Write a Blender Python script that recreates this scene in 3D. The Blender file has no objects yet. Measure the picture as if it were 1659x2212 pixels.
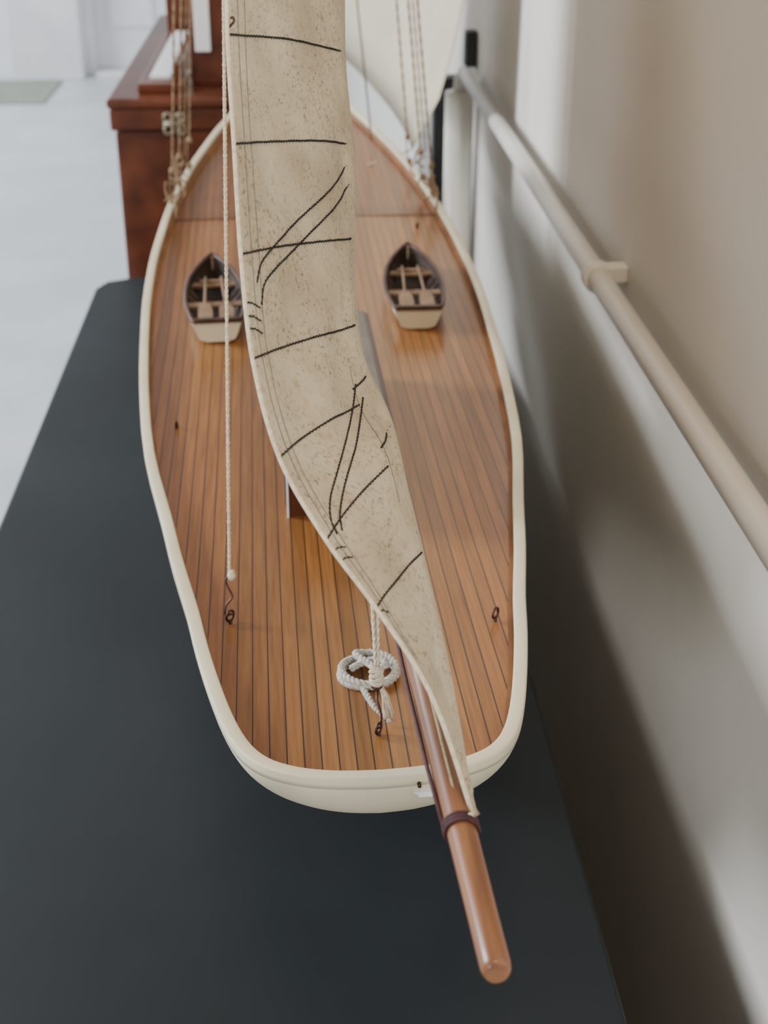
import bpy, bmesh, math, random
from mathutils import Vector, Matrix
random.seed(4)
sc = bpy.context.scene
ZC = 1.35
# ---------------------------------------------------------------- helpers
def new_mat(name, col, rough=0.5, spec=0.5, metal=0.0):
    m = bpy.data.materials.new(name); m.use_nodes = True
    b = m.node_tree.nodes['Principled BSDF']
    b.inputs['Base Color'].default_value = (*col, 1)
    b.inputs['Roughness'].default_value = rough
    b.inputs['Metallic'].default_value = metal
    b.inputs['Specular IOR Level'].default_value = spec
    return m, m.node_tree, b
def noise_mix(m, nt, b, c1, c2, scale=10, detail=6, lo=0.35, hi=0.65, vec_scale=(1,1,1), bump=0.0, bscale=None, dist=0.001):
    N = nt.nodes; L = nt.links
    tc = N.new('ShaderNodeTexCoord'); mp = N.new('ShaderNodeMapping')
    mp.inputs['Scale'].default_value = vec_scale
    L.new(tc.outputs['Object'], mp.inputs['Vector'])
    no = N.new('ShaderNodeTexNoise'); no.inputs['Scale'].default_value = scale; no.inputs['Detail'].default_value = detail
    L.new(mp.outputs['Vector'], no.inputs['Vector'])
    cr = N.new('ShaderNodeValToRGB')
    cr.color_ramp.elements[0].position = lo; cr.color_ramp.elements[0].color = (*c1, 1)
    cr.color_ramp.elements[1].position = hi; cr.color_ramp.elements[1].color = (*c2, 1)
    L.new(no.outputs['Fac'], cr.inputs['Fac']); L.new(cr.outputs['Color'], b.inputs['Base Color'])
    if bump:
        n2 = N.new('ShaderNodeTexNoise'); n2.inputs['Scale'].default_value = bscale or scale; n2.inputs['Detail'].default_value = 5
        L.new(mp.outputs['Vector'], n2.inputs['Vector'])
        bp = N.new('ShaderNodeBump'); bp.inputs['Strength'].default_value = bump; bp.inputs['Distance'].default_value = dist
        L.new(n2.outputs['Fac'], bp.inputs['Height']); L.new(bp.outputs['Normal'], b.inputs['Normal'])
    return mp, cr
def empty(name, loc=(0,0,0)):
    e = bpy.data.objects.new(name, None); e.location = loc; e.empty_display_size = .05
    sc.collection.objects.link(e); return e
def adopt(ob, parent):
    ob.parent = parent
    ob.matrix_parent_inverse = Matrix.Translation(parent.location).inverted()
def obj(name, verts, faces, mat, parent=None, smooth=False, mods=()):
    me = bpy.data.meshes.new(name); me.from_pydata([tuple(v) for v in verts], [], faces); me.update()
    ob = bpy.data.objects.new(name, me); sc.collection.objects.link(ob)
    mats = mat if isinstance(mat, (list, tuple)) else [mat]
    for m in mats: me.materials.append(m)
    if smooth:
        for p in me.polygons: p.use_smooth = True
    if parent: adopt(ob, parent)
    return ob
def fix_normals(ob):
    bm = bmesh.new(); bm.from_mesh(ob.data); bmesh.ops.recalc_face_normals(bm, faces=bm.faces); bm.to_mesh(ob.data); bm.free()
def bevel(ob, w, seg=3):
    md = ob.modifiers.new('bev', 'BEVEL'); md.width = w; md.segments = seg; md.limit_method = 'ANGLE'; return ob
def box(name, x0,x1,y0,y1,z0,z1, mat, parent=None, bev=0, T=None):
    v = [(x,y,z) for z in (z0,z1) for y in (y0,y1) for x in (x0,x1)]
    if T: v = [T(*p) for p in v]
    f = [(0,2,3,1),(4,5,7,6),(0,1,5,4),(2,6,7,3),(0,4,6,2),(1,3,7,5)]
    ob = obj(name, v, f, mat, parent)
    if bev: bevel(ob, bev)
    return ob
def tube(name, pts, r, mat, parent=None, seg=10, cyclic=False, flatcap=False):
    P = [Vector(p) for p in pts]; n = len(P); verts=[]; faces=[]
    R = r if isinstance(r,(list,tuple)) else [r]*n
    prev = None
    for i,p in enumerate(P):
        a = P[(i-1)%n] if (i>0 or cyclic) else p; b = P[(i+1)%n] if (i<n-1 or cyclic) else p
        t = (b-a).normalized()
        if prev is None:
            ref = Vector((0,0,1)) if abs(t.z)<.9 else Vector((1,0,0)); s = t.cross(ref).normalized()
        else:
            s = (prev - t*prev.dot(t)).normalized()
        prev = s; w = t.cross(s)
        for k in range(seg):
            an = 2*math.pi*k/seg
            verts.append(p + (s*math.cos(an)+w*math.sin(an))*R[i])
    m = n if cyclic else n-1
    for i in range(m):
        for k in range(seg):
            a=i*seg+k; b=i*seg+(k+1)%seg; c=((i+1)%n)*seg+(k+1)%seg; d=((i+1)%n)*seg+k
            faces.append((a,b,c,d))
    if not cyclic:
        faces.append(tuple(range(seg))[::-1]); faces.append(tuple(range((n-1)*seg, n*seg)))
    ob = obj(name, verts, faces, mat, parent, smooth=True); fix_normals(ob)
    if flatcap:
        for p in ob.data.polygons:
            if len(p.vertices)>4: p.use_smooth=False
    return ob
def join(obs, name):
    bpy.ops.object.select_all(action='DESELECT')
    for o in obs: o.select_set(True)
    bpy.context.view_layer.objects.active = obs[0]; bpy.ops.object.join()
    obs[0].name = name; return obs[0]
def rope(name, a, b, r, mat, parent, sag=0, n=40, strands=2, pitch=0.006):
    a=Vector(a); b=Vector(b); L=(b-a).length; n=max(8,int(L/pitch*6)); n=min(n,900)
    t=(b-a).normalized(); ref=Vector((0,0,1)) if abs(t.z)<.9 else Vector((1,0,0)); s=t.cross(ref).normalized(); w=t.cross(s)
    obs=[]
    for k in range(strands):
        pts=[]
        for i in range(n+1):
            f=i/n; an=2*math.pi*(f*L/pitch/2 + k/strands)
            pts.append(a+(b-a)*f+(s*math.cos(an)+w*math.sin(an))*r*.4+Vector((0,0,-sag*4*f*(1-f))))
        obs.append(tube(name, pts, r*.65, mat, parent, seg=6))
    return join(obs, name) if len(obs)>1 else obs[0]
def interp(tab, x):
    if x<=tab[0][0]: return tab[0][1]
    for (a,b),(c,d) in zip(tab, tab[1:]):
        if x<=c: return b+(d-b)*(x-a)/(c-a)
    return tab[-1][1]
# camera frame (points back-projected from image pixels) -> world
def from_cam(lat, fwd, drop): return Vector((lat*.99824+fwd*.0593, -lat*.0593+fwd*.99824, ZC-drop))
# ship frame: u starboard, v forward
def B(u,v,z): return Vector((.041+u-.027*v, v+.027*u, z))
def zrail(v): return .965+.075*((v-.95)/1.05)**2
def zdeck(v): return zrail(v)-.012

# ---------------------------------------------------------------- materials
m_cream,nt,b = new_mat('cream_paint',(.80,.74,.55),.6,.25)
noise_mix(m_cream,nt,b,(.64,.585,.42),(.78,.73,.55),14,6,.3,.7,bump=.3,bscale=45,dist=.0008)
m_teak,nt,b = new_mat('varnished_deck',(.45,.22,.07),.30,.45)
N=nt.nodes; L=nt.links
tc=N.new('ShaderNodeTexCoord'); sep=N.new('ShaderNodeSeparateXYZ')
mp=N.new('ShaderNodeMapping'); mp.inputs['Rotation'].default_value=(0,0,math.radians(-1.547)); 
L.new(tc.outputs['Object'],mp.inputs['Vector']); L.new(mp.outputs['Vector'],sep.inputs[0])
pl=N.new('ShaderNodeMath'); pl.operation='MULTIPLY'; pl.inputs[1].default_value=1/.0078; L.new(sep.outputs['X'],pl.inputs[0])
fr=N.new('ShaderNodeMath'); fr.operation='FRACT'; L.new(pl.outputs[0],fr.inputs[0])
fl=N.new('ShaderNodeMath'); fl.operation='FLOOR'; L.new(pl.outputs[0],fl.inputs[0])
wn=N.new('ShaderNodeTexWhiteNoise'); wn.noise_dimensions='1D'; L.new(fl.outputs[0],wn.inputs['W'])
mp2=N.new('ShaderNodeMapping'); mp2.inputs['Scale'].default_value=(300,9,30); L.new(mp.outputs['Vector'],mp2.inputs['Vector'])
gn=N.new('ShaderNodeTexNoise'); gn.inputs['Scale'].default_value=1.6; gn.inputs['Detail'].default_value=8; gn.inputs['Roughness'].default_value=.65; L.new(mp2.outputs['Vector'],gn.inputs['Vector'])
cr=N.new('ShaderNodeValToRGB'); cr.color_ramp.elements[0].position=.28; cr.color_ramp.elements[0].color=(.195,.073,.018,1)
cr.color_ramp.elements[1].position=.72; cr.color_ramp.elements[1].color=(.385,.168,.047,1); L.new(gn.outputs['Fac'],cr.inputs['Fac'])
hv=N.new('ShaderNodeHueSaturation'); L.new(cr.outputs['Color'],hv.inputs['Color'])
mr=N.new('ShaderNodeMapRange'); mr.inputs['To Min'].default_value=.82; mr.inputs['To Max'].default_value=1.15; L.new(wn.outputs['Value'],mr.inputs['Value']); L.new(mr.outputs[0],hv.inputs['Value'])
lt=N.new('ShaderNodeMath'); lt.operation='LESS_THAN'; lt.inputs[1].default_value=.088; L.new(fr.outputs[0],lt.inputs[0])
mx=N.new('ShaderNodeMix'); mx.data_type='RGBA'; mx.inputs[7].default_value=(.03,.014,.008,1)
L.new(lt.outputs[0],mx.inputs[0]); L.new(hv.outputs['Color'],mx.inputs[6])
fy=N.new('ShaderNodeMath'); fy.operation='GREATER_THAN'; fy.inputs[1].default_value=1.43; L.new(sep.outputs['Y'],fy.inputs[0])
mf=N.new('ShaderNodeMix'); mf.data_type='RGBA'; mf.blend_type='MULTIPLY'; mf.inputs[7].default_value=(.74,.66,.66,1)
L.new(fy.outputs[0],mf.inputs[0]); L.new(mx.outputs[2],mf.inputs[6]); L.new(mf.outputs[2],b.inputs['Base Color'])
b.inputs['Coat Weight'].default_value=.2; b.inputs['Coat Roughness'].default_value=.2

m_mahog,nt,b = new_mat('mahogany',(.10,.03,.015),.3)
noise_mix(m_mahog,nt,b,(.05,.015,.008),(.12,.036,.016),6,6,.3,.7,(1,8,8))
m_chest,nt,b = new_mat('chest_wood',(.2,.06,.025),.3,.35)
noise_mix(m_chest,nt,b,(.055,.014,.007),(.15,.042,.017),4,7,.3,.7,(5,1,5))
m_bulw,nt,b = new_mat('bulwark_wood',(.30,.13,.04),.35)
noise_mix(m_bulw,nt,b,(.18,.075,.026),(.30,.14,.05),30,4)
m_spar,nt,b = new_mat('varnished_spar',(.42,.17,.06),.36)
noise_mix(m_spar,nt,b,(.12,.043,.016),(.28,.12,.046),14,7,.3,.7,(10,1,10))
b.inputs['Coat Weight'].default_value=.12
m_sail,nt,b = new_mat('aged_sailcloth',(.6,.52,.38),.85,.2)
N=nt.nodes;L=nt.links
tc=N.new('ShaderNodeTexCoord')
n1=N.new('ShaderNodeTexNoise'); n1.inputs['Scale'].default_value=30; n1.inputs['Detail'].default_value=6
mpa=N.new('ShaderNodeMapping'); mpa.inputs['Scale'].default_value=(300,300,520); L.new(tc.outputs['Object'],mpa.inputs['Vector']); L.new(tc.outputs['Object'],n1.inputs['Vector'])
n2=N.new('ShaderNodeTexNoise'); n2.inputs['Scale'].default_value=1.1; n2.inputs['Detail'].default_value=8; n2.inputs['Roughness'].default_value=.8; L.new(mpa.outputs['Vector'],n2.inputs['Vector'])
c1=N.new('ShaderNodeValToRGB'); c1.color_ramp.elements[0].position=.3; c1.color_ramp.elements[0].color=(.56,.475,.335,1); c1.color_ramp.elements[1].position=.7; c1.color_ramp.elements[1].color=(.76,.67,.50,1); L.new(n1.outputs['Fac'],c1.inputs['Fac'])
c2=N.new('ShaderNodeValToRGB'); c2.color_ramp.elements[0].position=.35; c2.color_ramp.elements[0].color=(.22,.15,.10,1); c2.color_ramp.elements[1].position=.48; c2.color_ramp.elements[1].color=(1,1,1,1); L.new(n2.outputs['Fac'],c2.inputs['Fac'])
n3=N.new('ShaderNodeTexNoise'); n3.inputs['Scale'].default_value=50; L.new(tc.outputs['Object'],n3.inputs['Vector'])
mr3=N.new('ShaderNodeMapRange'); mr3.inputs['From Min'].default_value=.35; mr3.inputs['From Max'].default_value=.62; mr3.inputs['To Min'].default_value=.22; mr3.inputs['To Max'].default_value=1; L.new(n3.outputs['Fac'],mr3.inputs['Value'])
mx=N.new('ShaderNodeMix'); mx.data_type='RGBA'; mx.blend_type='MULTIPLY'; L.new(mr3.outputs[0],mx.inputs[0]); L.new(c1.outputs['Color'],mx.inputs[6]); L.new(c2.outputs['Color'],mx.inputs[7])
n4=N.new('ShaderNodeTexNoise'); n4.inputs['Scale'].default_value=160; n4.inputs['Detail'].default_value=3; L.new(tc.outputs['Object'],n4.inputs['Vector'])
mr4=N.new('ShaderNodeMapRange'); mr4.inputs['From Min'].default_value=.58; mr4.inputs['From Max'].default_value=.70; mr4.inputs['To Max'].default_value=.45; L.new(n4.outputs['Fac'],mr4.inputs['Value'])
mx4=N.new('ShaderNodeMix'); mx4.data_type='RGBA'; mx4.inputs[7].default_value=(.55,.38,.23,1); L.new(mr4.outputs[0],mx4.inputs[0]); L.new(mx.outputs[2],mx4.inputs[6])
L.new(mx4.outputs[2],b.inputs['Base Color'])
bp=N.new('ShaderNodeBump'); bp.inputs['Strength'].default_value=.5; bp.inputs['Distance'].default_value=.0008; L.new(n2.outputs['Fac'],bp.inputs['Height']); L.new(bp.outputs['Normal'],b.inputs['Normal'])
tr=N.new('ShaderNodeBsdfTranslucent'); L.new(mx4.outputs[2],tr.inputs['Color']); ms_=N.new('ShaderNodeMixShader'); ms_.inputs[0].default_value=.25
out=N['Material Output']; L.new(b.outputs[0],ms_.inputs[1]); L.new(tr.outputs[0],ms_.inputs[2]); L.new(ms_.outputs[0],out.inputs['Surface'])
m_jib,nt,b = new_mat('cream_sailcloth',(.72,.64,.50),.8,.2)
noise_mix(m_jib,nt,b,(.64,.57,.44),(.74,.67,.53),8)
m_thread,nt,b = new_mat('dark_thread',(.03,.026,.024),.8,.2)
noise_mix(m_thread,nt,b,(.015,.013,.012),(.04,.034,.030),400)
m_hem,nt,b = new_mat('hem_thread',(.33,.29,.25),.8,.2)
noise_mix(m_hem,nt,b,(.18,.16,.14),(.28,.25,.21),300)
m_rope,nt,b = new_mat('cream_cord',(.70,.62,.46),.85,.2)
noise_mix(m_rope,nt,b,(.58,.50,.36),(.76,.69,.53),500)
m_wrope,nt,b = new_mat('white_braid_cord',(.68,.66,.62),.85,.2)
noise_mix(m_wrope,nt,b,(.45,.42,.37),(.72,.69,.63),600)
m_tan,nt,b = new_mat('tan_cord',(.33,.23,.14),.9,.2)
noise_mix(m_tan,nt,b,(.19,.125,.07),(.36,.26,.165),300)
m_wire,nt,b = new_mat('bronze_wire',(.10,.05,.035),.4,.5,.7)
noise_mix(m_wire,nt,b,(.05,.027,.02),(.12,.06,.045),200)
m_maroon,nt,b = new_mat('maroon_cord',(.06,.015,.02),.7)
noise_mix(m_maroon,nt,b,(.03,.008,.010),(.07,.016,.022),300)
m_roof,nt,b = new_mat('deckhouse_roof',(.30,.29,.28),.35)
noise_mix(m_roof,nt,b,(.10,.085,.078),(.16,.135,.12),20)
m_table,nt,b = new_mat('charcoal_paint',(.028,.034,.038),.5,.3)
noise_mix(m_table,nt,b,(.012,.0158,.0188),(.018,.0230,.0268),5,6,bump=.1,bscale=150,dist=.0005)
m_wall,nt,b = new_mat('plaster_wall',(.72,.70,.66),.65,.3)
noise_mix(m_wall,nt,b,(.75,.72,.665),(.83,.80,.745),3,5,bump=.35,bscale=9,dist=.004)
m_pipe,nt,b = new_mat('painted_pipe',(.74,.71,.66),.35)
noise_mix(m_pipe,nt,b,(.74,.71,.65),(.82,.79,.73),10)
m_floor,nt,b = new_mat('pale_floor',(.62,.65,.68),.35)
noise_mix(m_floor,nt,b,(.58,.62,.67),(.69,.73,.78),2.5)
m_white,nt,b = new_mat('white_paint',(.78,.79,.80),.5)
noise_mix(m_white,nt,b,(.80,.81,.83),(.88,.89,.90),5)
m_mat,nt,b = new_mat('doormat_green',(.35,.38,.32),.9)
noise_mix(m_mat,nt,b,(.27,.30,.24),(.37,.40,.34),40)
m_brass,nt,b = new_mat('dull_brass',(.38,.30,.17),.4,.5,.8)
noise_mix(m_brass,nt,b,(.22,.19,.14),(.34,.30,.22),60)
m_black,nt,b = new_mat('black_iron',(.02,.02,.022),.5)
noise_mix(m_black,nt,b,(.015,.015,.017),(.03,.03,.033),40)
m_oar,nt,b = new_mat('oar_wood',(.35,.22,.12),.5)
noise_mix(m_oar,nt,b,(.18,.11,.06),(.30,.19,.11),60)
m_inner,nt,b = new_mat('dark_dinghy_wood',(.07,.035,.02),.4)
noise_mix(m_inner,nt,b,(.04,.016,.009),(.09,.036,.019),60)
m_hole,nt,b = new_mat('dinghy_lining',(.01,.008,.006),.6)
noise_mix(m_hole,nt,b,(.016,.009,.006),(.045,.024,.014),60)

# ---------------------------------------------------------------- room
box('floor',-5,3,-3,9,-.05,0,m_floor)
box('wall_right',.26,.40,-3,9,0,3.0,m_wall)
box('wall_back',-5,.26,8.3,8.45,0,3.0,m_white)
# ---------------------------------------------------------------- table / plinth
def slab(name, x0,x1,y0,y1,z0,z1,mat,parent,rad=.03,cham=.05):
    pts=[(x0,y0),(x1,y0),(x1,y1),(x0+cham,y1),(x0+.012,y1-.018),(x0,y1-.05)]
    n=len(pts); v=[(x,y,z0) for x,y in pts]+[(x,y,z1) for x,y in pts]
    f=[tuple(range(n))[::-1],tuple(range(n,2*n))]+[(i,(i+1)%n,(i+1)%n+n,i+n) for i in range(n)]
    o=obj(name,v,f,mat,parent); bevel(o,.003); return o
tb=empty('display_table',(-.06,1,0))
slab('top',-.292,.168,.06,1.945,.715,.75,m_table,tb)
box('body',-.27,.146,.085,1.915,.06,.715,m_table,tb,.003)
box('kick',-.25,.126,.11,1.89,0,.06,m_black,tb)

# ---------------------------------------------------------------- ship
ship=empty('model_sailing_yacht',(.02,1.2,.75))
half=[(.4775,0),(.4782,.014),(.4795,.025),(.483,.038),(.490,.0505),(.499,.0585),(.511,.0645),(.53,.0705),(.56,.0773),(.60,.0848),(.639,.0909),(.70,.102),(.76,.1115),(.86,.128),(.98,.1395),(1.10,.1468),(1.18,.150),(1.27,.1505),(1.36,.1475),(1.449,.1415),(1.52,.1335),(1.60,.121),(1.68,.105),(1.76,.085),(1.84,.062),(1.91,.038),(1.96,.018),(1.985,.004),(1.992,0)]
def crom(P,k):
    out=[]
    n=len(P)
    for i in range(n-1):
        p0=Vector(P[max(i-1,0)]);p1=Vector(P[i]);p2=Vector(P[i+1]);p3=Vector(P[min(i+2,n-1)])
        d01=max((p1-p0).length,1e-9)**.5; d12=max((p2-p1).length,1e-9)**.5; d23=max((p3-p2).length,1e-9)**.5
        m1=(p2-p1); m2=(p2-p1)
        if i>0: m1=( (p1-p0)/d01-(p2-p0)/(d01+d12)+(p2-p1)/d12)*d12
        if i<n-2: m2=( (p2-p1)/d12-(p3-p1)/(d12+d23)+(p3-p2)/d23)*d12
        for j in range(k):
            t=j/k
            out.append(p1*(2*t**3-3*t*t+1)+m1*(t**3-2*t*t+t)+p2*(-2*t**3+3*t*t)+m2*(t**3-t*t))
    out.append(Vector(P[-1])); return out
H2=crom(half,3)
loop=[(v,u) for v,u in H2]+[(v,-u) for v,u in H2[-2:0:-1]]
n=len(loop)
def inset(loop,d):
    out=[]
    m=len(loop)
    for i in range(m):
        a=Vector(loop[i-1]);b=Vector(loop[(i+1)%m]); t=(b-a).normalized()
        nn=Vector((t.y,-t.x))
        p=Vector(loop[i])
        q=p+nn*d
        ctr=Vector((min(max(p.x,.6),1.85),0))
        if ((q-ctr).length>(p-ctr).length)==(d>0): q=p-nn*d
        if p.y>0 and q.y<0 or p.y<0 and q.y>0: q.y=0
        if q.x>1.975 and d>0: q.x=1.975; q.y=q.y*.3
        out.append((q.x,q.y))
    return out
CAPW=.0068
inn=inset(loop,CAPW)
outr=loop
K=18
verts=[];faces=[]
for k in range(K+1):
    a=k/K; g=(1-a**1.8)**(1/1.8) if a<1 else 0
    for v,u in loop:
        D=interp([(.478,.036),(.513,.042),(.60,.062),(.75,.095),(1.0,.125),(1.3,.135),(1.6,.125),(1.8,.095),(1.95,.055),(1.992,.04)],v)
        sh=interp([(.478,.035),(.60,.03),(.9,0),(1.5,0),(1.85,-.04),(1.992,-.06)],v)
        verts.append(B(u*g, v+sh*(1-g), zrail(v)-.0035-D*a))
for k in range(K):
    for i in range(n):
        faces.append((k*n+i,k*n+(i+1)%n,(k+1)*n+(i+1)%n,(k+1)*n+i))
hull=obj('hull',verts,faces,m_cream,ship,True); fix_normals(hull)
def ringstrip(name,rings,mat,parent,closed=True):
    vs=[];fs=[];m=len(rings[0])
    for r in rings: vs+=r
    R=len(rings)
    for k in range(R if closed else R-1):
        for i in range(m):
            fs.append((k*m+i,k*m+(i+1)%m,((k+1)%R)*m+(i+1)%m,((k+1)%R)*m+i))
    o=obj(name,vs,fs,mat,parent,True); fix_normals(o); return o
def lerp2(a,b,t): return [(p[0]+(q[0]-p[0])*t,p[1]+(q[1]-p[1])*t) for p,q in zip(a,b)]
rings=[]
for t,dz in [(.02,-.006),(0,-.0036),(0,-.0010),(.02,-.0004),(.07,-.0001),(.12,0),(.88,0),(.95,-.0002),(.985,-.0007),(1,-.0012),(1,-.004)]:
    r=lerp2(outr,inn,t); rings.append([B(u,v,zrail(v)+dz+(.0004*math.sin(v*37+u*55) if t>.01 else 0)) for v,u in r])
ringstrip('rail_cap',rings,m_cream,ship)
inb=lerp2(outr,inn,.93)
ringstrip('bulwark',[[B(u,v,zrail(v)-.003) for v,u in inb],[B(u,v,zdeck(v)-.002) for v,u in inb]],m_bulw,ship,False)
fs=[]
N2=len(H2)
dv=[]
for i in range(N2):
    v,u=inb[i]
    for k in range(9):
        w=-1+2*k/8; dv.append(B(u*w,v,zdeck(v)+.0015*(1-w*w)))
for i in range(N2-1):
    for k in range(8):
        a=i*9+k; fs.append((a,a+1,a+10,a+9))
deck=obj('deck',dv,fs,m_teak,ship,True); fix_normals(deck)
mb=inset(inb,.003)
ringstrip('margin_plank',[[B(u,v,zdeck(v)+.0004) for v,u in inb],[B(u,v,zdeck(v)+.0007) for v,u in mb]],m_bulw,ship,False)
def prism(name,prof,w,mat):
    nn=len(prof); vs=[B(-w,v,z) for v,z in prof]+[B(w,v,z) for v,z in prof]
    f=[tuple(range(nn)),tuple(range(nn,2*nn))[::-1]]+[(i,(i+1)%nn,(i+1)%nn+nn,i+nn) for i in range(nn)]
    o=obj(name,vs,f,mat,ship); fix_normals(o); bevel(o,.002); return o
prism('keel',[(.80,.88),(.90,.775),(1.45,.775),(1.70,.87)],.006,m_cream)
prism('rudder',[(.72,.89),(.80,.88),(.89,.785),(.80,.785)],.004,m_mahog)
for v,nm in ((.98,'cradle_aft'),(1.38,'cradle_fore')):
    for s in (-1,1):
        pts=[B(s*.010,v,.752),B(s*.10,v,.752),B(s*.10,v,.775),B(s*.115,v,.875),B(s*.095,v,.865),B(s*.06,v,.80),B(s*.010,v,.772)]
        q=[p+Vector((0,.018,0)) for p in pts]; k=len(pts)
        o=obj(nm,pts+q,[tuple(range(k)),tuple(range(k,2*k))[::-1]]+[(i,(i+1)%k,(i+1)%k+k,i+k) for i in range(k)],m_mahog,ship); fix_normals(o)
box('cradle_base',-.012,.012,.90,1.45,.751,.774,m_mahog,ship,T=B)
box('deck_joint',-.136,.136,1.4295,1.4308,zdeck(1.43)+.0010,zdeck(1.43)+.0016,m_mahog,ship,T=B)
# deckhouse
dz=zdeck(.9)
box('deckhouse_walls',-.034,.031,.772,1.01,dz-.004,dz+.047,m_mahog,ship,.001,T=B)
box('deckhouse_roof_trim',-.0375,.0345,.764,1.018,dz+.047,dz+.0515,m_mahog,ship,.0012,T=B)
box('deckhouse_roof',-.0345,.0315,.769,1.013,dz+.0515,dz+.055,m_roof,ship,.0015,T=B)
box('deckhouse_base_moulding',-.036,.033,.770,1.012,dz-.004,dz+.003,m_mahog,ship,.001,T=B)
box('deckhouse_corner_post',-.0346,-.0333,.7705,.773,dz,dz+.047,m_white,ship,.0003,T=B)
for s in (-1,1):
    for vv in (.82,.88,.94,.985):
        cx=-.0342 if s<0 else .0312
        pts=[B(cx,vv+.009*math.cos(a),dz+.027+.009*math.sin(a)) for a in [2*math.pi*i/20 for i in range(20)]]
        tube('porthole_ring',pts,.0013,m_brass,ship,6,True)
box('deckhouse_door',-.014,.014,.7705,.773,dz+.004,dz+.040,m_bulw,ship,.0006,T=B)
# mast
mu,mv=-.015,1.455
mast_top=2.62
tube('mast',[B(mu,mv,zdeck(mv)-.01),B(mu,mv,1.3),B(mu,mv,2.0),B(mu,mv,mast_top)],[.0105,.0105,.0095,.006],m_spar,ship,20)
tube('mast_collar',[B(mu,mv,zdeck(mv)-.002),B(mu,mv,zdeck(mv)+.010)],[.016,.014],m_mahog,ship,20)
# boom
BE=from_cam(.0327,.2972,.3003); BG=from_cam(-.0985,1.44,.300)
bp_=[];br_=[]
for t,r in [(0,.0036),(.0012,.0043),(.003,.0046),(.02,.0047),(.05,.0050),(.08,.0053),(.2,.0058),(.5,.0062),(.8,.006),(1,.0055)]:
    bp_.append(BE.lerp(BG,t)); br_.append(r)
tube('boom',bp_,br_,m_spar,ship,24,flatcap=True)
bd=(BG-BE).normalized()
tube('gooseneck',[BG,BG.lerp(B(mu,mv,BG.z),1)],.003,m_brass,ship,8)
# ---------------- mainsail
Lp=[(.0300,.365,.3000),(.0160,.385,.2643),(-.0027,.405,.242),(-.0198,.42,.224),(-.0365,.44,.202),(-.0468,.465,.175),(-.0516,.488,.1436),(-.0545,.51,.109),(-.0575,.534,.0744)]
Bp=[(.0312,.370,.3010),(.0232,.43,.283),(.01456,.465,.2535),(.0040,.50,.228),(-.0062,.538,.2180),(-.0120,.575,.201),(-.0130,.61,.173),(-.0151,.64,.138),(-.0175,.67,.1026)]
peak=(-.098,1.425,-1.20)
NS=44
def lerp3(a,b,t): return tuple(x+(y-x)*t for x,y in zip(a,b))
for i in range(9,NS+1):
    t=(i-8)/(NS-8); Lp.append(lerp3(Lp[8],peak,t)); Bp.append(lerp3(Bp[8],peak,t))
boomtop=lambda t: lerp3((.0322,.294,.2945),(-.0985,1.44,.2935),t)
Mp=[]
for i in range(NS+1):
    if i<=6: Mp.append(boomtop([.072,.19,.35,.51,.68,.85,.985][i]))
    else: Mp.append(lerp3((-.0975,1.432,.2935),peak,(i-6)/(NS-6)))
def spline_at(P,t):
    t=min(max(t,0),len(P)-1-1e-6); i=int(t); f=t-i
    p=[Vector(P[min(max(i+k,0),len(P)-1)]) for k in (-1,0,1,2)]
    return .5*((2*p[1])+(-p[0]+p[2])*f+(2*p[0]-5*p[1]+4*p[2]-p[3])*f*f+(-p[0]+3*p[1]-3*p[2]+p[3])*f**3)
def sail(s,t):
    l=spline_at(Lp,t); b_=spline_at(Bp,t); m_=spline_at(Mp,t) if t>6 else Vector(lerp3(Mp[int(t)],Mp[min(int(t)+1,NS)],t-int(t)))
    lb=b_-l; bm=m_-b_; a=lb.length; c=bm.length
    if a<1e-6: un=bm.normalized() if c>0 else Vector((0,1,0))
    else: un=(lb.normalized()*1.5+bm.normalized()).normalized()
    if s<=1:
        f=s; p0,p1,m0,m1=l,b_,lb,un*a
    else:
        f=s-1; p0,p1,m0,m1=b_,m_,un*min(c,.12),bm
    q=p0*(2*f**3-3*f*f+1)+m0*(f**3-2*f*f+f)+p1*(-2*f**3+3*f*f)+m1*(f**3-f*f)
    return from_cam(*q)
def sail_n(s,t):
    e=.01
    a=sail(min(s+e,1.99),t)-sail(max(s-e,0),t); b_=sail(s,min(t+e,NS-.01))-sail(s,max(t-e,0))
    nn=a.cross(b_).normalized()
    if nn.dot(Vector((-.3,-1,.4)))<0: nn=-nn
    return nn
ts=[i/8 for i in range(0,72)]+[9+ (i)*.5 for i in range(0,2*(NS-9)+1)]
ss=[0,.03,.06]+[.06+.94*i/22 for i in range(1,23)]+[1+.2*i/8 for i in range(1,9)]+[1.2+.8*i/12 for i in range(1,13)]
def wr(s,t):
    k=min(1,s*3)*max(0,min(1,(2-s)*2))
    d=(t-5.0+1.1*s)
    return k*(.0006*math.sin(9*s+2.1*t)+.0005*math.sin(3.3*t-6*s+1)+ .0010*math.sin(14*s-1.2*t)*math.exp(-((t-4.6)/1.6)**2) + .0012*math.exp(-(d/.12)**2)*math.exp(-((s-.3)/.3)**2))
vs=[];fs=[]
for t in ts:
    for s in ss:
        vs.append(sail(s,t)+sail_n(s,t)*wr(s,t))
W=len(ss)
for i in range(len(ts)-1):
    for j in range(W-1):
        a=i*W+j; fs.append((a,a+1,a+W+1,a+W))
ms=obj('mainsail',vs,fs,m_sail,ship,True)
so=ms.modifiers.new('sol','SOLIDIFY'); so.thickness=.0003; so.offset=0
def on(s,t,off=.0003): return sail(s,t)+sail_n(s,t)*(wr(s,t)+off)
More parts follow.
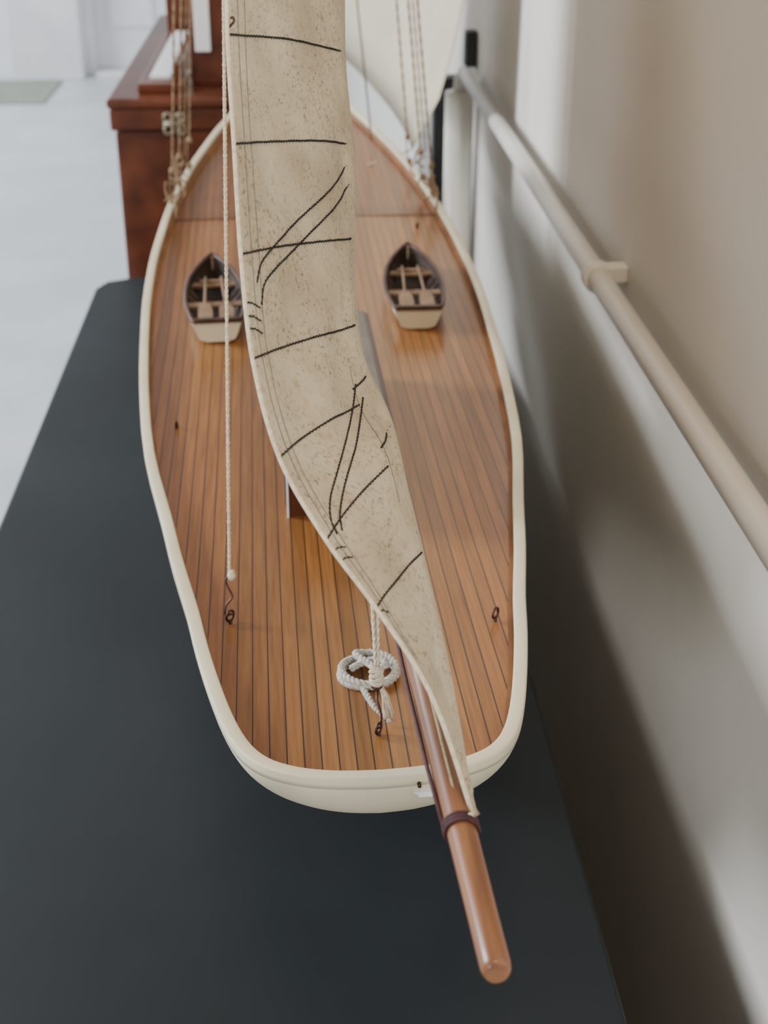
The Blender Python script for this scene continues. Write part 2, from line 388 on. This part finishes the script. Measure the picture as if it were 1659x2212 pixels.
def stitch(name,pts,r=.00038,mat=None,wob=.00020):
    out=[];P=[Vector(p) for p in pts]; acc=0
    for a,b_ in zip(P,P[1:]):
        nn=max(1,int((b_-a).length/.0006))
        for k in range(nn):
            q=a.lerp(b_,k/nn); acc+=(b_-a).length/nn
            out.append(q+Vector((0,0,1))*wob*math.sin(acc*2*math.pi/.0028))
    out.append(P[-1])
    rr=[r*(1+.25*math.sin(i*1.7)) for i in range(len(out))]
    return tube(name,out,rr,mat or m_thread,ship,6)
def path(fn,n=40): return [on(*fn(i/n)) for i in range(n+1)]
seams=[]
for k in range(1,NS-3):
    if k in (3,4):
        seams.append(stitch('s',path(lambda f:(f*.80,k+ .06*math.sin(f*3)),30)))
        seams.append(stitch('s',path(lambda f:(.80+f*.28,k+.25+f*.02),14)))
    elif k==1:
        seams.append(stitch('s',[on(f*1.05,1.05-.0*f,.0007) for f in [i/20 for i in range(21)]]))
    elif k>12: seams.append(tube('s',path(lambda f:(f*2,k),24),.0004,m_thread,ship,4))
    else: seams.append(stitch('s',path(lambda f:(f*1.10,k+.06*math.sin(f*3)),34)))
diag=[([(1.05,6.97),(.8,6.70),(.55,6.43),(.3,6.15),(.17,5.98),(.12,5.88),(.09,5.72)]),
      ([(1.05,6.80),(.84,6.52),(.62,6.28),(.40,6.02),(.22,5.83),(.14,5.70),(.11,5.50)]),
      ([(.84,4.28),(.72,4.0),(.55,3.72),(.35,3.45),(.20,3.28),(.12,3.12),(.10,2.95)]),
      ([(.86,4.05),(.74,3.80),(.60,3.55),(.42,3.35),(.29,3.20),(.20,3.07),(.15,2.93)]),
      ]
for d in diag:
    c=crom([(a,b_) for a,b_ in d],6); seams.append(stitch('s',[on(p.x,p.y) for p in c]))
for t in (1.95,2.85,2.7,5.3,5.42,5.55):
    seams.append(stitch('s',[on(.0,t),on(.05,t-.02),on(.10,t-.08)],r=.00030))
join(seams,'sail_seams')
hem=[]
for s0 in (.07,.115):
    hem.append(tube('h',[on(s0,.8+ i*.12,.0002) for i in range(0,110)],.00026,m_hem,ship,4))
hem.append(tube('h',[on(.82+.02*math.sin(i/9),2.6+i*.03,.0002) for i in range(0,66)],.00020,m_hem,ship,4))
join(hem,'sail_hem_stitching')
tube('leech_bolt_rope',[sail(0,i*.15) for i in range(0,int(NS/.15)+1)],.0008,m_rope,ship,8)
rc=sail(0,8.08)
tube('leech_hook',crom([tuple(rc+Vector(p)) for p in [(0,0,-.001),(.0016,0,.0004),(.0026,0,.0018),(.0022,0,.0030),(.0012,0,.0026)]],5),.0005,m_wire,ship,6)
# clew lashing
cb=BE.lerp(BG,.056)
sx=bd.cross(Vector((0,0,1))).normalized(); up=sx.cross(bd).normalized()
pts=[]
for i in range(0,73):
    a=2*math.pi*i/24; pts.append(cb+bd*(.0016*(i/24-1.4))+(sx*math.cos(a)+up*math.sin(a))*.0056)
tube('boom_lashing',pts,.0008,m_maroon,ship,8)
tube('clew_line',[sail(0,0),cb+up*.0055+sx*.003,cb+sx*.0055],.0010,m_rope,ship,8)
pts=[cb-sx*.0056+bd*.002, BE.lerp(BG,.085)-sx*.0064, BE.lerp(BG,.13)-sx*.0066-up*.001, BE.lerp(BG,.2)-sx*.006-up*.003]
tube('outhaul_line',pts,.0008,m_maroon,ship,8)
# ---------------- mainsheet
eye=from_cam(-.0025,.527,.385); eye.z=zdeck(.525)
def ring(name,c,r,wr_,mat,ax1,ax2,sc2=1):
    return tube(name,[c+ax1*r*math.cos(a)+ax2*r*sc2*math.sin(a) for a in [2*math.pi*i/18 for i in range(18)]],wr_,mat,ship,8,True)
X=Vector((1,0,0));Y=Vector((0,1,0));Z=Vector((0,0,1))
tube('sheet_eye_pin',[eye-Z*.003,eye+Z*.003],.0011,m_wire,ship,8)
ring('sheet_eye',eye+Z*.0052,.0026,.0007,m_wire,X*.5+Y*.86,Z)
bm_=from_cam(-.0095,.66,.296)
dr=(bm_-eye).normalized()
hk=eye+Z*.006
tube('sheet_hook',[hk-X*.0012-Z*.001,hk+X*.001,hk+dr*.006+X*.0015,hk+dr*.013-X*.0002,hk+dr*.019],.0007,m_wire,ship,8)
ring('sheet_hook_eye',hk+dr*.021,.0022,.0007,m_wire,X,dr)
k0=hk+dr*.022
rope('mainsheet',k0,bm_-X*.001,.0010,m_rope,ship,pitch=.004)
rope('mainsheet_fall',k0+X*.0008,bm_+X*.006,.0010,m_rope,ship,pitch=.004)
kn=[]
for j in range(5):
    c=k0+dr*(.001+j*.0016)
    kn.append(tube('k',[c+(X*math.cos(a)+Y*.8*math.sin(a))*.0026+dr*.0012*math.sin(a+j) for a in [2*math.pi*i/14 for i in range(14)]],.0011,m_rope,ship,8,True))
for j in range(7):
    q=Vector((random.uniform(-.001,.0015),random.uniform(-.001,.001),0))
    kn.append(tube('k',crom([tuple(k0),tuple(k0+Vector((.003,-.003,-.004))+q),tuple(k0+Vector((.004,-.006,-.009))+q*1.6),tuple(k0+Vector((.0045,-.008,-.014))+q*2.4)],5),.00055,m_rope,ship,6))
join(kn,'mainsheet_knot')
cc=from_cam(-.0075,.580,.39); cc.z=zdeck(.58)+.003
def braid(name,pts,r,mat):
    obs=[];P=[Vector(p) for p in pts]
    acc=[0]
    for a,b_ in zip(P,P[1:]): acc.append(acc[-1]+(b_-a).length)
    for k in range(3):
        q=[]
        for i,p in enumerate(P):
            t=(P[min(i+1,len(P)-1)]-P[max(i-1,0)]).normalized(); s=t.cross(Z).normalized(); w=t.cross(s)
            an=2*math.pi*(acc[i]/.008+k/3)
            q.append(p+(s*math.cos(an)+w*math.sin(an))*r*.5)
        obs.append(tube('x',q,r*.6,mat,ship,8))
    return join(obs,name)
cp=[]
for i in range(0,241):
    a=i/240*2*math.pi*2.05+1.2; rr=.0142-.0010*(i/240); 
    cp.append(cc+Vector((rr*math.cos(a),rr*math.sin(a)*.95,.0028*(i/240)*1.3+ .0008*math.sin(a*1.5))))
tail=[Vector(cp[-1])]+[cc+Vector(p) for p in [(-.006,.010,.006),(-.002,.002,.0065),(.004,-.004,.006),(.008,-.002,.006),(.006,.003,.0065),(-.003,.002,.0055),(-.009,-.001,.004)]]
tt=crom([tuple(p) for p in tail],14)
braid('rope_coil',cp,.0020,m_wrope)
braid('rope_coil_end',tt,.0018,m_wrope)
tl=crom([tuple(cc+Vector(p)) for p in [(-.004,-.012,.001),(-.001,-.022,.0),(.003,-.034,-.001),(.006,-.042,-.001),(.0085,-.040,.0)]],14)
braid('rope_coil_tail',tl,.0016,m_wrope)
# ---------------- side eyes and running backstay
def deck_eye(name,u,v):
    c=B(u,v,zdeck(v))
    o=[tube('e',[c-Z*.003,c+Z*.003],.0010,m_wire,ship,8), ring('e',c+Z*.0055,.0030,.0007,m_wire,X*.6+Y*.8,Z)]
    join(o,name); return c
e1=deck_eye('deck_eye_port',-.068,.642)
e2=deck_eye('deck_eye_starboard',.0735,.632)
head=B(mu,mv,2.60)
d1=(head-e1).normalized(); h0=e1+Z*.008
tube('backstay_hook',crom([tuple(h0+p) for p in [X*.002-Z*.001,-X*.0022-Z*.0018,-X*.0022+d1*.003,X*.0014+d1*.008,-X*.0008+d1*.013,-X*.002+d1*.017,X*.0003+d1*.0195,X*.0024+d1*.0168]],5),.0006,m_wire,ship,8)
tube('backstay_knot',[h0+d1*(.0165+i*.0015)+X*.0012 for i in range(5)],[.0012,.0022,.0024,.002,.0012],m_rope,ship,10)
rope('backstay_port',h0+d1*.018,head,.0011,m_rope,ship,pitch=.003)
tube('deck_cleat',[B(-.110,.925,zdeck(.925)-.001),B(-.110,.925,zdeck(.925)+.004),B(-.1095,.922,zdeck(.925)+.007)],[.0014,.0012,.0006],m_wire,ship,8)
tube('deck_cleat_forward',[B(.113,1.39,zdeck(1.39)-.001),B(.113,1.39,zdeck(1.39)+.006),B(.113,1.38,zdeck(1.39)+.007)],[.0016,.0014,.0012],m_wire,ship,8)
# ---------------- shrouds with deadeyes
for s,side in ((-1,'port'),(1,'starboard')):
    lines=[];dead=[];lan=[]
    for j,vv in enumerate((1.45,1.50,1.56)):
        hw=interp(half,vv)-.004
        base=B(s*hw,vv,zrail(vv)); hd=B(mu+s*.006,mv,2.45-.05*j)
        dr_=(hd-base).normalized()
        lo=base+dr_*.006; hi=base+dr_*.034
        for c in (lo,hi):
            dead.append(tube('d',[c-X*.003,c-X*.001,c+X*.001,c+X*.003],[.0025,.0037,.0037,.0025],m_tan,ship,12))
        for k in (-1,0,1):
            lan.append(tube('l',[lo+Y*.0024*k-X*.002,hi+Y*.0024*k-X*.002],.0007,m_tan,ship,6))
        lines.append(rope('r',hi,hd,.0013,m_tan,ship,pitch=.012))
        if j==1: lines.append(rope('r',hi+X*.005,hd+X*.002,.0010,m_tan,ship,pitch=.012))
        lan.append(tube('l',[lo,B(s*(hw),vv-.004,zdeck(vv)-.004)],.001,m_wire,ship,6))
    join(lines,'shrouds_'+side); join(dead,'deadeyes_'+side); join(lan,'lanyards_'+side)
    o=[]
    for j in range(9):
        vb=1.43+.013*j; hw=interp(half,vb)-.005; p=B(s*hw,vb,zrail(vb)+random.uniform(.002,.024))
        o.append(tube('t',crom([tuple(p),tuple(p+Vector((random.uniform(-.007,.007),-.006,.006))),tuple(p+Vector((random.uniform(-.010,.010),-.01,-.006))),tuple(p+Vector((random.uniform(-.010,.010),-.014,-.014)))],5),.0011,m_tan,ship,6))
    join(o,'halyard_tails_'+side)
# ---------------- bowsprit, forestay, jib
tube('bowsprit',[B(0,1.90,zrail(1.9)+.008),B(0,2.30,zrail(2.0)+.03)],[.008,.005],m_spar,ship,16)
tack=B(0,2.27,zrail(2)+.045); jh=B(mu,mv+.02,2.45); clew=B(.140,1.70,1.35-.372)
tube('forestay',[B(0,2.28,zrail(2)+.03),jh],.001,m_tan,ship,6)
vs=[];fs=[];NJ=24
for i in range(NJ+1):
    t=i/NJ
    lu=tack.lerp(jh,t); le=clew.lerp(jh,t)+Vector((.16*math.sin(math.pi*t)**.7*(1-t*.3),.03*math.sin(math.pi*t),0))
    le.x=min(le.x,.243)
    for j in range(NJ+1):
        s=j/NJ; p=lu.lerp(le,s); bulge=math.sin(math.pi*s)
        p=p+Vector((.05*bulge*(1-t),0,-.035*bulge*(1-t)**4)); p.x=min(p.x,.245)
        vs.append(p)
for i in range(NJ):
    for j in range(NJ):
        a=i*(NJ+1)+j; fs.append((a,a+1,a+NJ+2,a+NJ+1))
jib=obj('jib_sail',vs,fs,m_jib,ship,True); jib.modifiers.new('s','SOLIDIFY').thickness=.0005
tube('jib_sheet',[clew,B(.08,1.60,zdeck(1.6)+.002)],.001,m_rope,ship,6)
tube('inner_stay',[B(.088,1.66,zrail(1.66)),B(.0,1.47,1.75)],.0012,m_tan,ship,6)
tube('inner_halyard',[B(.045,1.70,zdeck(1.7)),B(.008,1.47,2.2)],.0012,m_tan,ship,6)
pts=[]
for i in range(20):
    an=2*math.pi*i/20; rr=1+.18*math.sin(5*an)
    pts.append(B(.0200+.0062*rr*math.cos(an),.4775-.0008+.0006*abs(math.cos(an)),zrail(.483)-.0095+.0016*rr*math.sin(an)))
obj('stern_paint_chip',pts+[p+Vector((0,.003,0)) for p in pts],[tuple(range(20))]+[(i,(i+1)%20,(i+1)%20+20,i+20) for i in range(20)],m_white,ship)
tube('stern_nail',[B(.0155,.4805,zrail(.483)-.0045),B(.0155,.476,zrail(.483)-.0045)],.0009,m_wire,ship,8)

# ---------------------------------------------------------------- dinghies
def dinghy(name,u0,v0,yaw):
    z0=zdeck(v0+.06)+.001
    e=empty(name,B(u0,v0+.08,z0))
    cy,sy=math.cos(yaw),math.sin(yaw)
    def T(x,y,z): return B(u0+x*cy+y*sy, v0-x*sy+y*cy, z0+z)
    Lh=.166
    st=[(0,.0195,.0145,.0185),(.02,.0222,.016,.0180),(.05,.0248,.017,.0178),(.08,.0248,.0165,.0182),(.11,.0218,.013,.0195),(.135,.0158,.008,.0215),(.153,.0080,.003,.0235),(.166,.0006,.0004,.026)]
    ys=[i/24*Lh for i in range(25)]
    f=lambda k,y: interp([(s[0],s[k]) for s in st],y)
    def sec(y,ins):
        w=f(1,y)-ins; bw=max(f(2,y)-ins,.0002); h=f(3,y); w=max(w,.0003)
        zb=.0 if not ins else .003
        zb+= .010*max(0,(y-.12)/.046)**2
        pr=[(w,h),(w*.99,h*.75+zb*.25),(w*.5+bw*.5,h*.4+zb*.6),(bw,zb+.002),(bw*.6,zb),(0,zb-.0)]
        pts=[(x,z) for x,z in pr]+[(-x,z) for x,z in pr[-2::-1]]
        return [T(x,y if not ins else min(max(y,.003),Lh-.008),z) for x,z in pts]
    vs=[];fs=[];
    for y in ys: vs+=sec(y,0)
    w=11
    for i in range(24):
        for k in range(w-1): a_=i*w+k; fs.append((a_,a_+1,a_+w+1,a_+w))
    fs.append(tuple(range(w)))
    h=obj('hull',vs,fs,m_cream,e,True); fix_normals(h)
    md=h.modifiers.new('es','EDGE_SPLIT'); md.split_angle=math.radians(50)
    vs=[];fs=[]
    for y in ys: vs+=sec(y,.0018)
    for i in range(24):
        for k in range(w-1): a_=i*w+k; fs.append((a_,a_+1,a_+w+1,a_+w))
    fs.append(tuple(range(w)))
    obj('inner_lining',vs,fs,m_hole,e,True)
    g=[T(f(1,y)+.0004,y,f(3,y)) for y in ys]+[T(-f(1,y)-.0004,y,f(3,y)) for y in ys[::-1]]
    tube('gunwale',g,.0018,m_inner,e,8,True)
    box('transom_cap',-.0195,.0195,-.0015,.003,.0165,.0200,m_inner,e,T=T)
    for i,(y,hw2) in enumerate(((.055,.0055),(.112,.005))):
        ww=f(1,y)-.001
        box('thwart_%d'%(i+1),-ww,ww,y-hw2,y+hw2,.0125,.0145,m_oar,e,T=T)
    box('stern_bench',-.017,.017,.004,.020,.0105,.0125,m_oar,e,T=T)
    for y in (.03,.075,.09,.13):
        ww=f(1,y)-.002; bw=f(2,y)-.002
        tube('rib',[T(ww,y,.016),T(bw,y,.005),T(-bw,y,.005),T(-ww,y,.016)],.0008,m_inner,e,6)
    for s in (-1,1):
        x=s*.0088
        tube('oar_shaft',[T(x*.8,.122,.0172),T(x,.04,.0172)],.0012,m_oar,e,8)
        pr=[(.0,.050),(.0030,.043),(.0058,.036),(.0062,.014),(.0050,.008),(-.0050,.008),(-.0062,.014),(-.0058,.036),(-.0030,.043)]
        k=len(pr); v1=[T(x+a_,b_,.0164) for a_,b_ in pr]+[T(x+a_,b_,.0180) for a_,b_ in pr]
        obj('oar_blade',v1,[tuple(range(k))[::-1],tuple(range(k,2*k))]+[(i,(i+1)%k,(i+1)%k+k,i+k) for i in range(k)],m_oar,e)
    box('oar_rest',-.012,.012,.114,.118,.0150,.0165,m_oar,e,T=T)
    return e
dinghy('model_dinghy',-.084,1.094,-.045)
dinghy('model_dinghy',.084,1.111,.045)

# ---------------------------------------------------------------- wall pipe
pp=empty('wall_pipe',(.236,1,1.01))
px,pz=.2365,1.012
tube('pipe_run',[(px,-2.9,pz),(px,.5,pz),(px,2.03,pz)],.0092,m_pipe,pp,24)
for yy in (1.075,-.4,):
    tube('clip_ring',[(px,yy-.007,pz),(px,yy-.0065,pz),(px,yy+.0065,pz),(px,yy+.007,pz)],[.0094,.0125,.0125,.0094],m_pipe,pp,24)
    box('clip_base',px+.006,.26,yy-.008,yy+.008,pz-.004,pz+.010,m_pipe,pp,.002)
tube('elbow',[(px,2.02,pz),(px,2.045,pz-.002),(px-.002,2.06,pz-.015),(px-.004,2.065,pz-.04)],[.0092,.0112,.0112,.0112],m_pipe,pp,20)
box('wall_flange',px+.006,.26,2.085,2.115,pz+.0,pz+.050,m_black,pp,.003)
tube('downpipe',[(px-.004,2.065,pz-.03),(px-.004,2.065,.0)],.021,m_pipe,pp,28)
box('pipe_shadow_strip',.205,.26,2.16,2.20,.0,.985,m_black,pp,.002)  # black strip standing in for the shadow gap beside the downpipe

# ---------------------------------------------------------------- wooden chest
ch=empty('wooden_chest',(-.17,2.4,0))
x0,x1,y0,y1=-.270,-.075,2.03,2.93
box('body',x0+.006,x1-.006,y0+.008,y1-.008,.07,.936,m_chest,ch,.003)
box('plinth',x0-.004,x1+.004,y0-.002,y1+.002,0,.08,m_chest,ch,.004)
box('lid',x0,x1,y0,y1,.938,.969,m_chest,ch,.004)
box('lid_top',x0-.003,x1+.003,y0-.004,y1+.002,.969,.983,m_chest,ch,.005)
xx=x0+.092
for k in (-1,1):
    for zz in (.940,.957):
        pts=[(xx+k*.009+.006*math.cos(a),y0-.0022,zz+.006*math.sin(a)) for a in [2*math.pi*i/16 for i in range(16)]]
        tube('hinge_leaf',pts,.0026,m_brass,ch,6,True)
tube('hinge_pin',[(xx-.016,y0-.004,.9485),(xx+.016,y0-.004,.9485)],.0026,m_brass,ch,10)
box('tray',-.232,-.165,2.07,2.62,.983,.996,m_chest,ch,.003)
box('ivory_strip',-.216,-.186,2.11,2.56,.996,1.002,m_white,ch,.001)
box('tray_rail',-.182,-.170,2.09,2.60,.996,1.020,m_chest,ch,.003)
box('tray_back',-.235,-.165,2.65,2.85,.983,1.14,m_chest,ch,.003)
box('upright_frame',-.158,-.098,2.14,2.18,.983,1.30,m_chest,ch,.002)
box('upright_panel',-.150,-.128,2.136,2.14,1.03,1.28,m_white,ch,.001)

# ---------------------------------------------------------------- far end: pillar, door, mat
box('pillar',-1.58,-1.19,8.05,8.299,0,3.0,m_white,None,.01)
dr=empty('door_1',(-.9,8.25,0))
box('leaf',-1.13,-.38,8.25,8.29,.03,2.1,m_white,dr,.005)
for zz in ((.25,.95),(1.1,1.95)):
    for xx in ((-1.05,-.80),(-.72,-.47)):
        box('panel',xx[0],xx[1],8.235,8.25,zz[0],zz[1],m_white,dr,.006)
box('frame_left',-1.19,-1.13,8.2,8.3,0,2.2,m_white,dr,.004)
box('frame_right',-.38,-.32,8.2,8.3,0,2.2,m_white,dr,.004)
box('frame_head',-1.19,-.32,8.2,8.3,2.12,2.2,m_white,dr,.004)
box('painted_light_gap',-1.13,-.38,8.10,8.25,0,.03,m_white,dr,.004)  # white strip painted in for the bright slot of light under the door
box('doormat',-1.95,-1.30,7.35,8.0,0,.012,m_mat,None,.003)

# ---------------------------------------------------------------- light
def area(name,loc,tgt,size,sy,e,col):
    l=bpy.data.lights.new(name,'AREA'); l.shape='RECTANGLE'; l.size=size; l.size_y=sy; l.energy=e; l.color=col
    o=bpy.data.objects.new(name,l); o.location=loc; sc.collection.objects.link(o)
    o.rotation_euler=(Vector(tgt)-Vector(loc)).to_track_quat('-Z','Y').to_euler(); return o
area('window_light',(-2.6,1.8,2.1),(.2,1.1,.9),.9,1.1,135,(.90,.95,1.0))
area('rear_window_light',(-1.7,-2.0,1.7),(.2,.8,.9),.5,.7,40,(.98,.96,.92))
area('far_floor_fill',(-3.5,6,2.6),(-1.2,6.5,0),1.6,1.6,150,(.90,.95,1.0))  # added fill to brighten the far floor, not an actual window
area('overhead_warm_fill',(.0,-.3,2.9),(.1,.9,.9),.4,.4,18,(1.0,.74,.48))  # added warm fill for the shaded right wall, not an actual fitting
w=bpy.data.worlds.new('world'); sc.world=w; w.use_nodes=True
bg=w.node_tree.nodes['Background']; bg.inputs[0].default_value=(.90,.94,1.0,1); bg.inputs[1].default_value=.36

# ---------------------------------------------------------------- camera
cam=bpy.data.cameras.new('camera'); co=bpy.data.objects.new('camera',cam); sc.collection.objects.link(co)
co.location=(0,0,ZC); co.rotation_euler=(math.radians(90-26.9),0,math.radians(-3.4))
cam.sensor_fit='VERTICAL'; cam.sensor_height=36; cam.lens=36*3000/2212
cam.clip_start=.01
cam.dof.use_dof=True; cam.dof.focus_distance=.60; cam.dof.aperture_fstop=15
sc.camera=co
